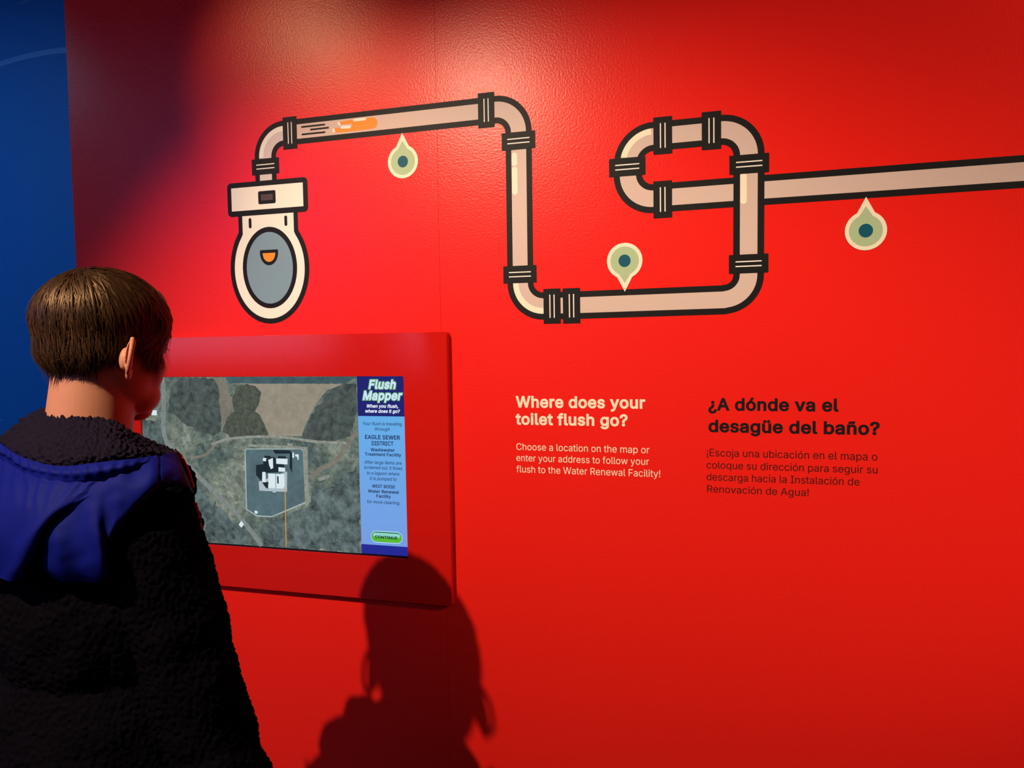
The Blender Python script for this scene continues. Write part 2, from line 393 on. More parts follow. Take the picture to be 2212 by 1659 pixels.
cup = [(TX-3.0, 28.1), (TX-2.8, 28.4), (TX+3.0, 28.4), (TX+3.2, 28.1)] + [(TX+0.1+3.1*math.cos(math.radians(a)), 27.6-3.75*math.sin(math.radians(a))) for a in range(5, 176, 10)]
cu = slab('drain_cup', cup, 7, M_black, se)
slab('drain_cup_fill', [(TX-2.05, 27.45), (TX+2.25, 27.45)] + [(TX+0.1+2.1*math.cos(math.radians(a)), 27.2-2.35*math.sin(math.radians(a))) for a in range(8, 173, 12)], 8, M_orange, se)
for hx in (-141.75, -129.6):
    slab('seat_hinge', rrect(hx, 36.5, 0.95, 3.0, 0.45), 5, M_black, toi)
tk = slab('tank', rrect(TX, 43.65, 27.2, 9.9, 1.3), 5, M_black, toi)
slab('tank_fill', rect(TX-0.05, 43.7, 24.3, 6.8), 6, M_white, tk)
bt = slab('flush_button', rrect(TX, 43.7, 5.9, 3.8, 0.5), 7, M_black, toi)
slab('button_fill', rect(TX, 43.7, 4.0, 1.75), 8, M_dgrey, bt)

# ------------------------------------------------------------------ location pins
def pin(cx, cz, up, label):
    s = 1 if up else -1
    t = empty('location_pin'); tag(t, label, 'wall graphic', 'location pin graphics along the pipe')
    def shape(r, tip, sh):
        a0 = 90*s; w = math.degrees(math.asin(min(0.95, sh/r)))
        return [(cx+r*math.cos(math.radians(a0+w+(360-2*w)*i/40)), cz+r*math.sin(math.radians(a0+w+(360-2*w)*i/40))) for i in range(41)] + [(cx, cz+s*tip)]
    slab('pin_outline', shape(4.55, 7.85, 1.95), 7, M_cream, t)
    slab('pin_face', shape(3.65, 5.65, 1.5), 8, M_green, t)
    slab('pin_dot', ell(cx, cz, 1.55, 1.6, 32), 9, M_teal, t)
    return t
pin(-91.9, 50.4, True, 'sage green location pin pointing up at the upper pipe, between toilet and first bend')
pin(-30.75, 20.35, False, 'sage green location pin pointing down at the lowest pipe')
pin(25.8, 24.75, True, 'sage green location pin pointing up at the long right-hand pipe')

# ------------------------------------------------------------------ lettering on the wall
def block(name, label, lines, m, weight, layer=2, cat='lettering'):
    t = empty(name); tag(t, label, cat)
    for (s, x0, x1, zb, cap) in lines:
        letters('text_line', s, x0, x1, zb, cap, layer, m, t, weight=weight)
    return t
block('english_heading', 'cream bold lettering reading Where does your toilet flush go?', [
    ('Where does your', -60.46, -25.77, -17.56, 3.15), ('toilet flush go?', -60.54, -30.32, -22.19, 3.15)], M_cream, 0.026)
block('english_paragraph', 'thin cream lettering below the English heading, three lines', [
    ('Choose a location on the map or', -60.46, -24.79, -29.04, 1.83),
    ('enter your address to follow your', -60.51, -24.92, -32.05, 1.80),
    ('flush to the Water Renewal Facility!', -60.56, -22.07, -35.12, 1.83)], M_cream, 0.0)
block('spanish_heading', 'black bold lettering reading ¿A dónde va el desagüe del baño?', [
    ('¿A dónde va el', -10.08, 20.17, -17.83, 3.15), ('desagüe del baño?', -10.05, 29.16, -23.28, 3.15)], M_black, 0.026)
block('spanish_paragraph', 'thin dark lettering below the Spanish heading, four lines', [
    ('¡Escoja una ubicación en el mapa o', -10.48, 28.72, -29.34, 1.85),
    ('coloque su dirección para seguir su', -10.53, 28.79, -32.44, 1.83),
    ('descarga hacia la Instalación de', -10.54, 24.85, -35.45, 1.82),
    ('Renovación de Agua!', -10.40, 13.54, -38.50, 1.80)], M_dtext, 0.0)

# ------------------------------------------------------------------ touch screen kiosk
YF, YS = -0.018, -0.012              # front face of the red panel, face of the display
kio = empty('touch_screen_panel')
tag(kio, 'glossy red framed touch screen panel in front of the boy, showing an aerial map', 'touch screen')
PX0, PX1, PZ0, PZ1 = -195.0, -79.2, -72.95, 3.2      # outer edge
OX0, OX1, OZ0, OZ1 = -182.6, -92.3, -60.5, -8.95     # opening
def frame_panel():
    outer = rrect((PX0+PX1)/2, (PZ0+PZ1)/2, PX1-PX0, PZ1-PZ0, 0.45, 5)
    inner = rrect((OX0+OX1)/2, (OZ0+OZ1)/2, OX1-OX0, OZ1-OZ0, 0.45, 5)
    bm = bmesh.new(); n = len(outer)
    def ring(pts, y): return [bm.verts.new((p[0]*K, y, EYE+p[1]*K)) for p in pts]
    def sc(pts, d, c): 
        cx = sum(p[0] for p in pts)/n; cz = sum(p[1] for p in pts)/n
        return [(p[0]+(d if p[0] > cx else -d), p[1]+(d if p[1] > cz else -d)) for p in pts]
    of = ring(sc(outer, -0.08, 0), YF); ob = ring(outer, YF+0.0008); ow = ring(outer, 0.0)
    if_ = ring(sc(inner, 0.08, 0), YF); ib = ring(inner, YF+0.0008); iw = ring(inner, YF+0.0062)
    back = ring(inner, 0.0)
    for a, b in ((of, ob), (ob, ow), (if_, of), (ib, if_), (iw, ib), (back, iw), (ow, back)):
        for i in range(n):
            j = (i+1) % n; bm.faces.new((a[i], a[j], b[j], b[i]))
    bmesh.ops.recalc_face_normals(bm, faces=bm.faces)
    me = bpy.data.meshes.new('red_frame'); bm.to_mesh(me); bm.free(); me.materials.append(M_redpanel)
    return link(bpy.data.objects.new('red_frame', me), kio)
frame_panel()
disp = box('display', ((OX0-1.0)*K, YS, EYE+(OZ0-0.6)*K), ((OX1+1.0)*K, -0.001, EYE+(OZ1+0.6)*K), M_bezel, kio)
SG = dict(rough=0.12, spec=0.5)
def scr(name, c, s=1.0): return mat(name, (0.002, 0.002, 0.002), 0.12, 0.5, emis=c, estr=s)
def map_material():
    m = scr('aerial_map_ground', (0.1, 0.12, 0.1)); nt = m.node_tree; b = nt.nodes['Principled BSDF']
    tc = nt.nodes.new('ShaderNodeTexCoord')
    n1 = nt.nodes.new('ShaderNodeTexNoise'); n1.inputs['Scale'].default_value = 9; n1.inputs['Detail'].default_value = 8; n1.inputs['Roughness'].default_value = 0.68; n1.inputs['Distortion'].default_value = 0.5
    n2 = nt.nodes.new('ShaderNodeTexNoise'); n2.inputs['Scale'].default_value = 70; n2.inputs['Detail'].default_value = 8; n2.inputs['Roughness'].default_value = 0.75; n2.inputs['Distortion'].default_value = 0.4
    r1 = nt.nodes.new('ShaderNodeValToRGB'); e = r1.color_ramp.elements
    e[0].position = 0.34; e[0].color = (0.048, 0.082, 0.088, 1); e[1].position = 0.66; e[1].color = (0.25, 0.28, 0.225, 1)
    x = e.new(0.5); x.color = (0.125, 0.16, 0.135, 1)
    mr = nt.nodes.new('ShaderNodeMapRange'); mr.inputs[1].default_value = 0.3; mr.inputs[2].default_value = 0.7; mr.inputs[3].default_value = 0.35; mr.inputs[4].default_value = 1.7
    mx = nt.nodes.new('ShaderNodeVectorMath'); mx.operation = 'SCALE'
    for n in (n1, n2): nt.links.new(tc.outputs['Object'], n.inputs['Vector'])
    nt.links.new(n1.outputs['Fac'], r1.inputs[0]); nt.links.new(n2.outputs['Fac'], mr.inputs[0])
    nt.links.new(r1.outputs[0], mx.inputs[0]); nt.links.new(mr.outputs[0], mx.inputs['Scale'])
    nt.links.new(mx.outputs[0], b.inputs['Emission Color'])
    return m
def patch_material(name, c, amp=0.5, scale=60):
    m = scr(name, c); nt = m.node_tree; b = nt.nodes['Principled BSDF']
    tc = nt.nodes.new('ShaderNodeTexCoord'); n = nt.nodes.new('ShaderNodeTexNoise'); n.inputs['Scale'].default_value = scale; n.inputs['Detail'].default_value = 7
    n.inputs['Roughness'].default_value = 0.7; n.inputs['Distortion'].default_value = 0.25
    mr = nt.nodes.new('ShaderNodeMapRange'); mr.inputs[1].default_value = 0.3; mr.inputs[2].default_value = 0.7; mr.inputs[3].default_value = 1-amp; mr.inputs[4].default_value = 1+amp
    mx = nt.nodes.new('ShaderNodeVectorMath'); mx.operation = 'SCALE'; mx.inputs[0].default_value = c
    nt.links.new(tc.outputs['Object'], n.inputs['Vector']); nt.links.new(n.outputs['Fac'], mr.inputs[0]); nt.links.new(mr.outputs[0], mx.inputs['Scale'])
    nt.links.new(mx.outputs[0], b.inputs['Emission Color'])
    return m
S_map = map_material()
S_refl_room = patch_material('map_room_reflection', (0.29, 0.26, 0.20), 0.16, 45)  # tan reflection of the room, painted into the map
S_strip = patch_material('map_lane_and_reflection', (0.20, 0.185, 0.15), 0.22, 45)  # painted strip of the room's reflection; also colours two lanes
S_refl_dark = patch_material('map_wood_and_reflection', (0.066, 0.088, 0.082), 0.6, 60)  # dark shapes of the screen's reflection, painted into the map
S_refl_figure = patch_material('map_figure_reflection', (0.075, 0.088, 0.068), 0.5, 80)  # silhouette of the reflected figure, painted into the map
S_trees = patch_material('map_bare_trees', (0.095, 0.13, 0.13), 0.85, 38)
S_band = patch_material('map_ceiling_reflection', (0.055, 0.10, 0.115), 0.3, 30)  # reflected ceiling edge, painted as a dark band
S_road = patch_material('map_gravel_road', (0.20, 0.235, 0.225), 0.22, 90)
S_lane = patch_material('map_dirt_lane', (0.26, 0.28, 0.24), 0.35, 90)
S_kerb = patch_material('map_yard_kerb', (0.36, 0.44, 0.42), 0.2, 90)
S_yard = patch_material('map_asphalt_yard', (0.085, 0.145, 0.165), 0.25, 30)
S_shadow = scr('map_dark_roof', (0.012, 0.022, 0.032))
S_pad = scr('map_concrete_pad', (0.42, 0.50, 0.55))
S_roof = scr('map_white_roof', (0.68, 0.80, 0.84))
S_orange = scr('map_orange_line', (0.62, 0.30, 0.06))
S_side = scr('sidebar_light_blue', (0.13, 0.40, 0.80))
S_navy = scr('sidebar_navy', (0.014, 0.016, 0.16))
S_foot = scr('sidebar_footer_blue', (0.018, 0.022, 0.30))
S_ink = scr('screen_navy_ink', (0.004, 0.010, 0.05))
S_ink2 = scr('screen_blue_ink', (0.008, 0.035, 0.11))
S_white = scr('screen_white', (0.78, 0.86, 1.0))
S_glow = scr('screen_pale_cyan', (0.60, 0.80, 0.92))
S_lime = scr('screen_lime_outline', (0.12, 0.34, 0.12))
S_btn = scr('button_green', (0.10, 0.50, 0.03)); S_btn2 = scr('button_gloss', (0.28, 0.66, 0.60)); S_rim = scr('button_rim', (0.55, 0.88, 0.85))
S_btnd = scr('button_edge', (0.01, 0.10, 0.14))
def side_material():
    nt = S_side.node_tree; b = nt.nodes['Principled BSDF']
    g = nt.nodes.new('ShaderNodeNewGeometry'); sp_ = nt.nodes.new('ShaderNodeSeparateXYZ'); mr = nt.nodes.new('ShaderNodeMapRange')
    mr.inputs[1].default_value = EYE-57*K; mr.inputs[2].default_value = EYE-20*K
    mx = nt.nodes.new('ShaderNodeMix'); mx.data_type = 'RGBA'; mx.inputs[6].default_value = (0.18, 0.34, 0.76, 1); mx.inputs[7].default_value = (0.13, 0.42, 0.82, 1)
    nt.links.new(g.outputs['Position'], sp_.inputs[0]); nt.links.new(sp_.outputs['Z'], mr.inputs[0]); nt.links.new(mr.outputs[0], mx.inputs[0]); nt.links.new(mx.outputs[2], b.inputs['Emission Color'])
side_material()
YM = YS
mp = slab('map_picture', [(OX0, -60.0), (-107.05, -60.0), (-107.05, OZ1), (OX0, OZ1)], 1, S_map, kio, YM)
MAPY = YM - 0.0003
L2 = 0.00012
def mslab(name, pts, lay, m): 
    o = slab(name, pts, 0, m, mp, MAPY-L2*lay, th=L2*0.12); return o
def rough_edge(pts, amp=0.5, seed=1):
    rnd = random.Random(seed); out = []
    for i, p in enumerate(pts):
        q = pts[(i+1) % len(pts)]; d = math.hypot(q[0]-p[0], q[1]-p[1]); n = max(1, int(d/0.9))
        for k in range(n):
            t = k/n; out.append((min(-107.1, p[0]+(q[0]-p[0])*t+rnd.uniform(-amp, amp)*(k > 0)), max(-59.95, p[1]+(q[1]-p[1])*t+rnd.uniform(-amp, amp)*(k > 0))))
    return out
MP = {
    'top_band': [(-151.2, -9.0), (-107.1, -9.1), (-111.0, -11.0), (-149.9, -11.0)],
    'refl_room': [(-150.8, -11.0), (-111.0, -11.1), (-116.7, -12.8), (-120.6, -16.9), (-124.1, -22.8), (-125.5, -26.4), (-133.9, -26.5), (-137.0, -26.7), (-137.9, -23.4), (-139.5, -20.4), (-141.2, -19.3), (-139.6, -16.6), (-138.8, -13.6), (-140.7, -11.8), (-143.7, -11.1)],
    'refl_left': [(-167.1, -9.1), (-161.1, -9.0), (-155.7, -9.5), (-153.6, -12.9), (-153.7, -16.7), (-153.2, -20.9), (-153.7, -25.5), (-156.4, -27.1), (-161.4, -25.7), (-165.0, -24.2), (-169.5, -21.1), (-172.5, -18.8), (-171.5, -13.8), (-169.5, -10.6)],
    'refl_figure': [(-143.7, -11.0), (-140.7, -11.8), (-138.8, -13.6), (-139.6, -16.6), (-141.2, -19.3), (-139.5, -20.4), (-137.9, -23.4), (-136.8, -26.7), (-142.6, -27.0), (-149.3, -27.5), (-152.8, -25.5), (-151.2, -21.3), (-148.5, -19.4), (-149.0, -15.6), (-147.3, -11.8)],
    'refl_right': [(-110.6, -11.0), (-115.1, -12.7), (-119.8, -17.2), (-123.2, -22.0), (-125.5, -26.5), (-121.3, -27.5), (-114.8, -27.9), (-109.5, -26.2), (-107.0, -18.2), (-107.0, -11.4)],
    'strip': [(-155.2, -9.1), (-151.2, -9.1), (-150.3, -13.7), (-149.2, -15.6), (-148.9, -19.4), (-151.2, -21.3), (-152.3, -25.5), (-153.2, -20.9), (-153.7, -16.7), (-153.6, -12.9)],
    'road': [(-174.1, -8.9), (-174.0, -15.7), (-174.5, -25.9), (-171.9, -31.0), (-164.7, -37.4), (-155.0, -45.6), (-148.0, -51.4), (-143.8, -55.8), (-140.4, -59.8)],
    'lane': [(-157.0, -29.6), (-151.5, -27.9), (-144.8, -27.1), (-138.3, -26.8), (-129.7, -27.0), (-121.4, -27.9), (-111.1, -28.1)],
    'spur': [(-164.1, -33.9), (-159.0, -32.6), (-155.2, -29.0)],
    'trail': [(-123.0, -38.6), (-119.6, -35.9), (-115.0, -33.6), (-109.9, -27.6), (-107.4, -24.7)],
    'kerb': [(-145.3, -31.1), (-144.5, -30.5), (-125.6, -30.0), (-124.9, -30.6), (-124.3, -46.0), (-136.6, -51.0), (-141.8, -51.0), (-145.5, -49.1)],
    'yard': [(-144.9, -31.1), (-144.4, -30.8), (-126.0, -30.3), (-125.3, -30.8), (-125.1, -45.8), (-136.6, -50.6), (-141.6, -50.6), (-145.1, -48.9)],
    'lane2': [(-125.2, -29.6), (-123.7, -29.6), (-123.9, -46.5), (-125.1, -46.5)],
    'lane3': [(-143.8, -29.2), (-130.2, -29.3), (-123.7, -29.6), (-123.7, -30.2), (-143.9, -30.0)],
    'knob': [(-130.4, -28.6), (-128.6, -28.6), (-128.6, -29.9), (-130.5, -29.9)],
    'sh1': [(-141.4, -35.4), (-138.6, -35.0), (-137.2, -37.3), (-139.3, -37.7), (-139.6, -40.4), (-141.5, -38.4)],
    'sh2': [(-135.4, -30.7), (-129.6, -30.7), (-128.8, -31.6), (-134.8, -31.8)],
    'sh3': [(-129.7, -31.6), (-128.9, -31.6), (-129.1, -37.3), (-129.9, -35.9)],
    'sh4': [(-139.0, -33.9), (-135.3, -32.7), (-131.7, -35.2), (-131.6, -37.1), (-138.3, -37.7)],
    'sh5': [(-138.5, -32.5), (-136.3, -32.5), (-135.9, -33.3), (-138.3, -33.2)],
    'sh6': [(-133.7, -32.5), (-131.2, -32.5), (-130.8, -33.3), (-133.8, -33.3)],
    'pad': [(-140.7, -40.4), (-130.8, -37.0), (-131.1, -43.1), (-140.6, -43.1)],
    'sh7': [(-139.5, -40.6), (-137.3, -40.3), (-137.6, -42.5), (-138.4, -42.0)],
    'b1': [(-137.3, -37.8), (-131.8, -37.8), (-131.8, -42.1), (-137.3, -42.2)],
    'b2': [(-139.3, -37.4), (-138.2, -37.4), (-138.2, -40.5), (-139.5, -40.4)],
    'b3': [(-138.9, -33.2), (-137.8, -33.2), (-137.9, -34.2), (-139.0, -34.1)],
    'b4': [(-137.1, -33.7), (-135.5, -33.1), (-135.5, -36.1), (-136.3, -36.5), (-136.9, -35.2)],
    'b5': [(-134.4, -33.2), (-130.5, -33.2), (-130.6, -34.9), (-134.4, -34.8)],
    'b6': [(-133.7, -35.8), (-131.5, -35.9), (-131.4, -37.1), (-133.7, -37.1)],
    'b7': [(-128.8, -31.3), (-128.3, -31.3), (-128.3, -32.9), (-128.9, -32.8)],
    'b8': [(-127.9, -31.8), (-126.7, -31.8), (-126.8, -33.4), (-127.1, -33.4), (-127.3, -32.5), (-127.9, -32.4)],
    'b9': [(-135.9, -42.9), (-134.8, -42.8), (-134.8, -43.4), (-136.0, -43.5)],
    'c1': [(-148.3, -53.8), (-147.3, -52.6), (-146.4, -53.6), (-147.3, -54.7)],
    'c2': [(-179.1, -19.4), (-176.8, -19.3), (-176.8, -20.9), (-178.7, -20.9)],
    'c3': [(-142.5, -49.2), (-141.5, -49.3), (-141.4, -50.1), (-142.4, -50.1)],
    'c4': [(-120.7, -38.6), (-117.1, -37.5), (-116.5, -38.2), (-120.1, -39.5)],
    'c5': [(-150.3, -46.9), (-147.4, -46.7), (-149.2, -47.6)],
    'line': [(-131.9, -41.6), (-131.7, -43.8), (-131.9, -59.5)],
    'roofline': [(-134.7, -37.8), (-134.8, -42.1)],
}
WOODS = [[(-122.4, -39.7), (-117.7, -41.4), (-113.5, -39.4), (-109.4, -36.3), (-106.6, -34.1), (-107.2, -60.0), (-118.3, -59.9), (-129.6, -59.9), (-139.5, -59.8), (-140.9, -54.9), (-135.8, -51.7), (-130.5, -49.6), (-124.3, -46.9)], [(-164.5, -42.1), (-160.4, -45.0), (-155.1, -48.7), (-149.9, -52.7), (-146.0, -56.3), (-143.0, -59.7), (-161.1, -59.7), (-162.7, -54.5), (-164.2, -46.8)], [(-182.8, -21.3), (-179.5, -22.4), (-175.7, -22.8), (-175.3, -27.5), (-174.7, -30.6), (-178.5, -29.9), (-182.7, -27.6)]]
mslab('map_band', MP['top_band'], 1, S_band)  # ceiling edge of the painted room reflection
mslab('map_reflected_room', rough_edge(MP['refl_room'], 0.15), 1, S_refl_room)  # lit room reflected in the screen, drawn as a map patch
mslab('map_reflected_strip', rough_edge(MP['strip'], 0.15, 2), 1, S_strip)  # tan part of the same painted reflection
mslab('map_wood_and_reflection', rough_edge(MP['refl_left'], 0.4, 3), 2, S_refl_dark)
mslab('map_wood_and_reflection', rough_edge(MP['refl_figure'], 0.25, 4), 2, S_refl_figure)
mslab('map_wood_and_reflection', rough_edge(MP['refl_right'], 0.4, 5), 2, S_refl_dark)  # these three patches are reflected silhouettes painted into the map
for i_, w_ in enumerate(WOODS): mslab('map_wood_and_reflection', rough_edge(w_, 0.7, 20+i_), 1, S_trees)
def mstrip(name, path, w, lay, m):
    L, Rr = band(path, w); rnd = random.Random(3)
    return mslab(name, L + Rr[::-1], lay, m)
def smooth_path(pts, k=5):
    out = []
    for i in range(len(pts)-1):
        p0 = pts[max(i-1, 0)]; p1_, p2 = pts[i], pts[i+1]; p3 = pts[min(i+2, len(pts)-1)]
        for j in range(k):
            t = j/k
            out.append(tuple(0.5*((2*p1_[c])+(-p0[c]+p2[c])*t+(2*p0[c]-5*p1_[c]+4*p2[c]-p3[c])*t*t+(-p0[c]+3*p1_[c]-3*p2[c]+p3[c])*t**3) for c in (0, 1)))
    return out + [pts[-1]]
mstrip('map_road', smooth_path(MP['road']), 1.55, 3, S_road)
mstrip('map_lane', smooth_path(MP['lane']), 0.75, 4, S_lane)
mstrip('map_lane', smooth_path(MP['spur']), 0.8, 4, S_strip)
mstrip('map_lane', smooth_path(MP['trail']), 1.3, 3, S_strip)
mslab('map_kerb', MP['kerb'], 5, S_kerb); mslab('map_yard', MP['yard'], 6, S_yard)
for n_ in ('lane2', 'lane3', 'knob'): mslab('map_lane', MP[n_], 6, S_lane)
mslab('map_pad', MP['pad'], 7, S_pad)
for i_ in range(1, 8): mslab('map_roof_shadow', MP['sh%d' % i_], 8, S_shadow)
for i_ in range(1, 10): mslab('map_building', MP['b%d' % i_], 9, S_roof if i_ not in (9,) else S_pad)
for i_ in range(1, 6): mslab('map_building', MP['c%d' % i_], 7, S_roof if i_ < 4 else S_lane)
mstrip('map_roof_line', MP['roofline'], 0.18, 10, S_yard)
mslab('map_roof_shadow', rect(-134.0, -39.6, 0.5, 2.2), 10, S_shadow)
mstrip('map_route_line', MP['line'], 0.3, 11, S_orange)
sb = slab('sidebar', [(-107.05, OZ0+0.6), (OX1-0.02, OZ0+0.6), (OX1-0.02, OZ1-0.02), (-107.05, OZ1-0.02)], 1, S_side, kio, YM)
def sslab(name, pts, lay, m): return slab(name, pts, 0, m, sb, MAPY-L2*lay, th=L2*0.12)
sslab('sidebar_header', [(-107.05, -20.25), (OX1-0.02, -20.25), (OX1-0.02, OZ1-0.02), (-107.05, OZ1-0.02)], 1, S_navy)
sslab('sidebar_footer', [(-107.05, OZ0+0.6), (OX1-0.02, OZ0+0.6), (OX1-0.02, -57.23), (-107.05, -57.23)], 1, S_foot)
def st(s, x0, x1, zb, cap, m, wt=0.0, sh=0.0, lay=2, name='text_line'):
    return letters(name, s, x0, x1, zb, cap, 0, m, sb, y=MAPY-L2*lay, weight=wt, shear=sh, th=L2*0.9)
st('Flush', -103.75, -94.75, -12.75, 3.05, S_lime, 0.075, 0.22, 2); st('Flush', -103.49, -94.96, -12.53, 2.62, S_glow, 0.032, 0.22, 3)
st('Mapper', -105.65, -92.80, -15.9, 3.05, S_lime, 0.075, 0.22, 2); st('Mapper', -105.43, -92.99, -15.70, 2.64, S_glow, 0.032, 0.22, 3)
for s_, x0_, x1_, z_, c_ in (('When you flush,', -104.17, -94.38, -17.86, 0.98), ('where does it go?', -104.68, -93.90, -19.29, 0.98)):
    st(s_, x0_, x1_, z_, c_, S_white, 0.028, 0.22)
for s_, x0_, x1_, z_, c_ in (('Your flush is traveling', -105.58, -93.38, -22.85, 0.94), ('through', -101.83, -97.18, -24.35, 0.92),
        ('After large items are', -105.48, -93.77, -33.89, 0.94), ('screened out, it flows', -105.58, -93.60, -35.37, 0.92),
        ('to a lagoon where', -104.67, -94.52, -36.98, 0.93), ('it is pumped to', -103.82, -95.44, -38.52, 0.93), ('for more cleaning.', -104.92, -94.52, -45.25, 0.95)):
    st(s_, x0_, x1_, z_, c_, S_ink2, 0.006, 0.22)
for s_, x0_, x1_, z_, c_ in (('EAGLE SEWER', -104.96, -94.10, -26.81, 1.19), ('DISTRICT', -102.92, -96.16, -28.56, 1.17),
        ('Wastewater', -103.33, -95.79, -30.27, 0.92), ('Treatment Facility', -105.20, -93.86, -31.59, 0.92),
        ('WEST BOISE', -103.21, -96.01, -40.71, 0.92), ('Water Renewal', -104.50, -94.81, -42.19, 0.92), ('Facility', -101.87, -97.39, -43.52, 0.92)):
    st(s_, x0_, x1_, z_, c_, S_ink, 0.016)
sslab('continue_button', rrect(-99.0, -54.8, 9.85, 3.35, 1.67, 8), 2, S_rim)
sslab('button_edge', rrect(-99.0, -54.8, 9.5, 2.95, 1.47, 8), 3, S_btnd)
sslab('button_face', rrect(-99.0, -54.87, 9.25, 2.6, 1.3, 8), 4, S_btn)
sslab('button_gloss', rrect(-99.0, -54.2, 8.5, 1.05, 0.5, 6), 5, S_btn2)
st('CONTINUE', -102.62, -95.59, -55.30, 0.86, S_ink, 0.028, 0, 6)
# ------------------------------------------------------------------ the boy
M_skin = mat('skin', (0.46, 0.195, 0.12), 0.5, 0.3, sss=0.35, bump=(500, 0.15, 0.0004))
M_hairb = mat('dark_brown_hair_base', (0.018, 0.010, 0.007), 0.6, 0.3)
M_hair = mat('brown_hair', (0.020, 0.009, 0.0042), 0.42, 0.4)
M_hair2 = mat('light_brown_hair', (0.085, 0.040, 0.016), 0.42, 0.45)
for m_ in (M_hair, M_hair2): m_.node_tree.nodes['Principled BSDF'].inputs['Specular Tint'].default_value = (0.85, 0.52, 0.30, 1)
M_fleece = mat('black_fleece', (0.0034, 0.0030, 0.0048), 1.0, 0.0)
M_lining = mat('dark_plum_fleece', (0.011, 0.0085, 0.018), 1.0, 0.0)
M_nylon = mat('blue_nylon', (0.003, 0.007, 0.15), 0.65, 0.07, bump=(260, 0.15, 0.0006))
M_zip = mat('red_zip', (0.65, 0.02, 0.015), 0.4, 0.5)
M_trouser = mat('dark_trouser_cloth', (0.02, 0.022, 0.03), 0.9, 0.2)
M_shoe = mat('dark_shoe', (0.03, 0.03, 0.032), 0.6, 0.4)
M_eye = mat('eye_white', (0.8, 0.78, 0.75), 0.15, 0.5)
M_iris = mat('brown_iris', (0.06, 0.03, 0.015), 0.1, 0.5)
HX, HY, HZ = -0.8895, -0.693, 1.4430
def frame(yaw_deg, pitch_deg=0, tilt=0):
    # local +Y = facing, yaw towards +X; pitch down positive
    return Matrix.Translation((HX, HY, HZ)) @ Matrix.Rotation(math.radians(-yaw_deg), 4, 'Z') @ Matrix.Rotation(math.radians(tilt), 4, 'Y') @ Matrix.Rotation(math.radians(-pitch_deg), 4, 'X')
HEADM = frame(2, 7)
BODYM = frame(12)
def prim_ell(bm, mtx, c, r, rot=None, sub=4):
    res = bmesh.ops.create_icosphere(bm, subdivisions=sub, radius=1.0)
    R_ = rot.to_4x4() if rot else Matrix.Identity(4)
    T = mtx @ Matrix.Translation([k/1000 for k in c]) @ R_ @ Matrix.Diagonal([k/1000 for k in r]+[1])
    bmesh.ops.transform(bm, matrix=T, verts=res['verts'])
def prim_cap(bm, mtx, a, b, ra, rb, flat=1.0):
    a = Vector(a)/1000; b = Vector(b)/1000; ra /= 1000; rb /= 1000
    d = (b-a); L = d.length
    if L < 1e-6: return
    n = max(2, int(L/(min(ra, rb)*0.22)))
    q = d.to_track_quat('Z', 'Y').to_matrix().to_4x4()
    res = bmesh.ops.create_cone(bm, cap_ends=True, segments=32, radius1=ra, radius2=rb, depth=L)
    bmesh.ops.transform(bm, matrix=mtx @ Matrix.Translation((a+b)/2) @ q, verts=res['verts'])
    for p, r in ((a, ra), (b, rb)):
        res = bmesh.ops.create_icosphere(bm, subdivisions=3, radius=r)
        bmesh.ops.transform(bm, matrix=mtx @ Matrix.Translation(p), verts=res['verts'])
def fuse(name, bm, voxel, smooth, m, parent):
    me = bpy.data.meshes.new(name+'_src'); bm.to_mesh(me); bm.free()
    o = bpy.data.objects.new(name+'_src', me); COL.objects.link(o)
    md = o.modifiers.new('r', 'REMESH'); md.mode = 'VOXEL'; md.voxel_size = voxel; md.use_smooth_shade = True
    if smooth:
        ms = o.modifiers.new('s', 'SMOOTH'); ms.factor = 0.6; ms.iterations = smooth
    dg = bpy.context.evaluated_depsgraph_get(); dg.update()
    out = bpy.data.meshes.new_from_object(o.evaluated_get(dg)); out.name = name
    bpy.data.objects.remove(o, do_unlink=True); bpy.data.meshes.remove(me)
    out.materials.clear(); out.materials.append(m)
    for p in out.polygons: p.use_smooth = True
    return link(bpy.data.objects.new(name, out), parent)
def rough(o, layers):
    """push the vertices in and out along their normals: curls of the pile"""
    me = o.data; nrm = [v.normal.copy() for v in me.vertices]
    for v, n in zip(me.vertices, nrm):
        d = 0.0
        for (sc, amp, off) in layers:
            d += amp*noise.noise(v.co*sc + Vector((off, off*2, 0)))
        v.co = v.co + n*d
    me.update()

boy = empty('person', (HX, HY, 0.0))
BI = Matrix.Translation((-HX, -HY, 0))
def toboy(o):
    """children keep world coordinates in their meshes; shift them to the boy's base point"""
    o.data.transform(BI); return o
tag(boy, 'boy seen from behind in blue and black fleece jacket, looking at the touch screen', 'person')
# --- one continuous body
bm = bmesh.new()
for c, r in (((0, -7, 9), (72, 84, 69)), ((0, -34, -26), (60, 50, 46)), ((0, 24, 2), (62, 50, 56)), ((0, 36, -42), (54, 48, 60)), ((0, 62, -108), (23, 22, 18)),
             ((38, 8, -52), (26, 46, 50)), ((-38, 8, -52), (26, 46, 50)), ((36, 14, -78), (22, 40, 26)), ((-36, 14, -78), (22, 40, 26)), ((35, 34, -50), (28, 31, 40)), ((-35, 34, -50), (28, 31, 40)), ((28, 36, -88), (27, 33, 28)), ((-28, 36, -88), (27, 33, 28)),
             ((0, 93, -40), (10, 13, 11)), ((8, 88, -44), (7, 9, 6)), ((-8, 88, -44), (7, 9, 6)),
             ((0, 82, -66), (20, 8, 5)), ((0, 80, -74), (17, 8, 5)), ((26, 76, 4), (22, 9, 7)), ((-26, 76, 4), (22, 9, 7)), ((0, 40, -85), (34, 36, 22))):
    prim_ell(bm, HEADM, c, r)
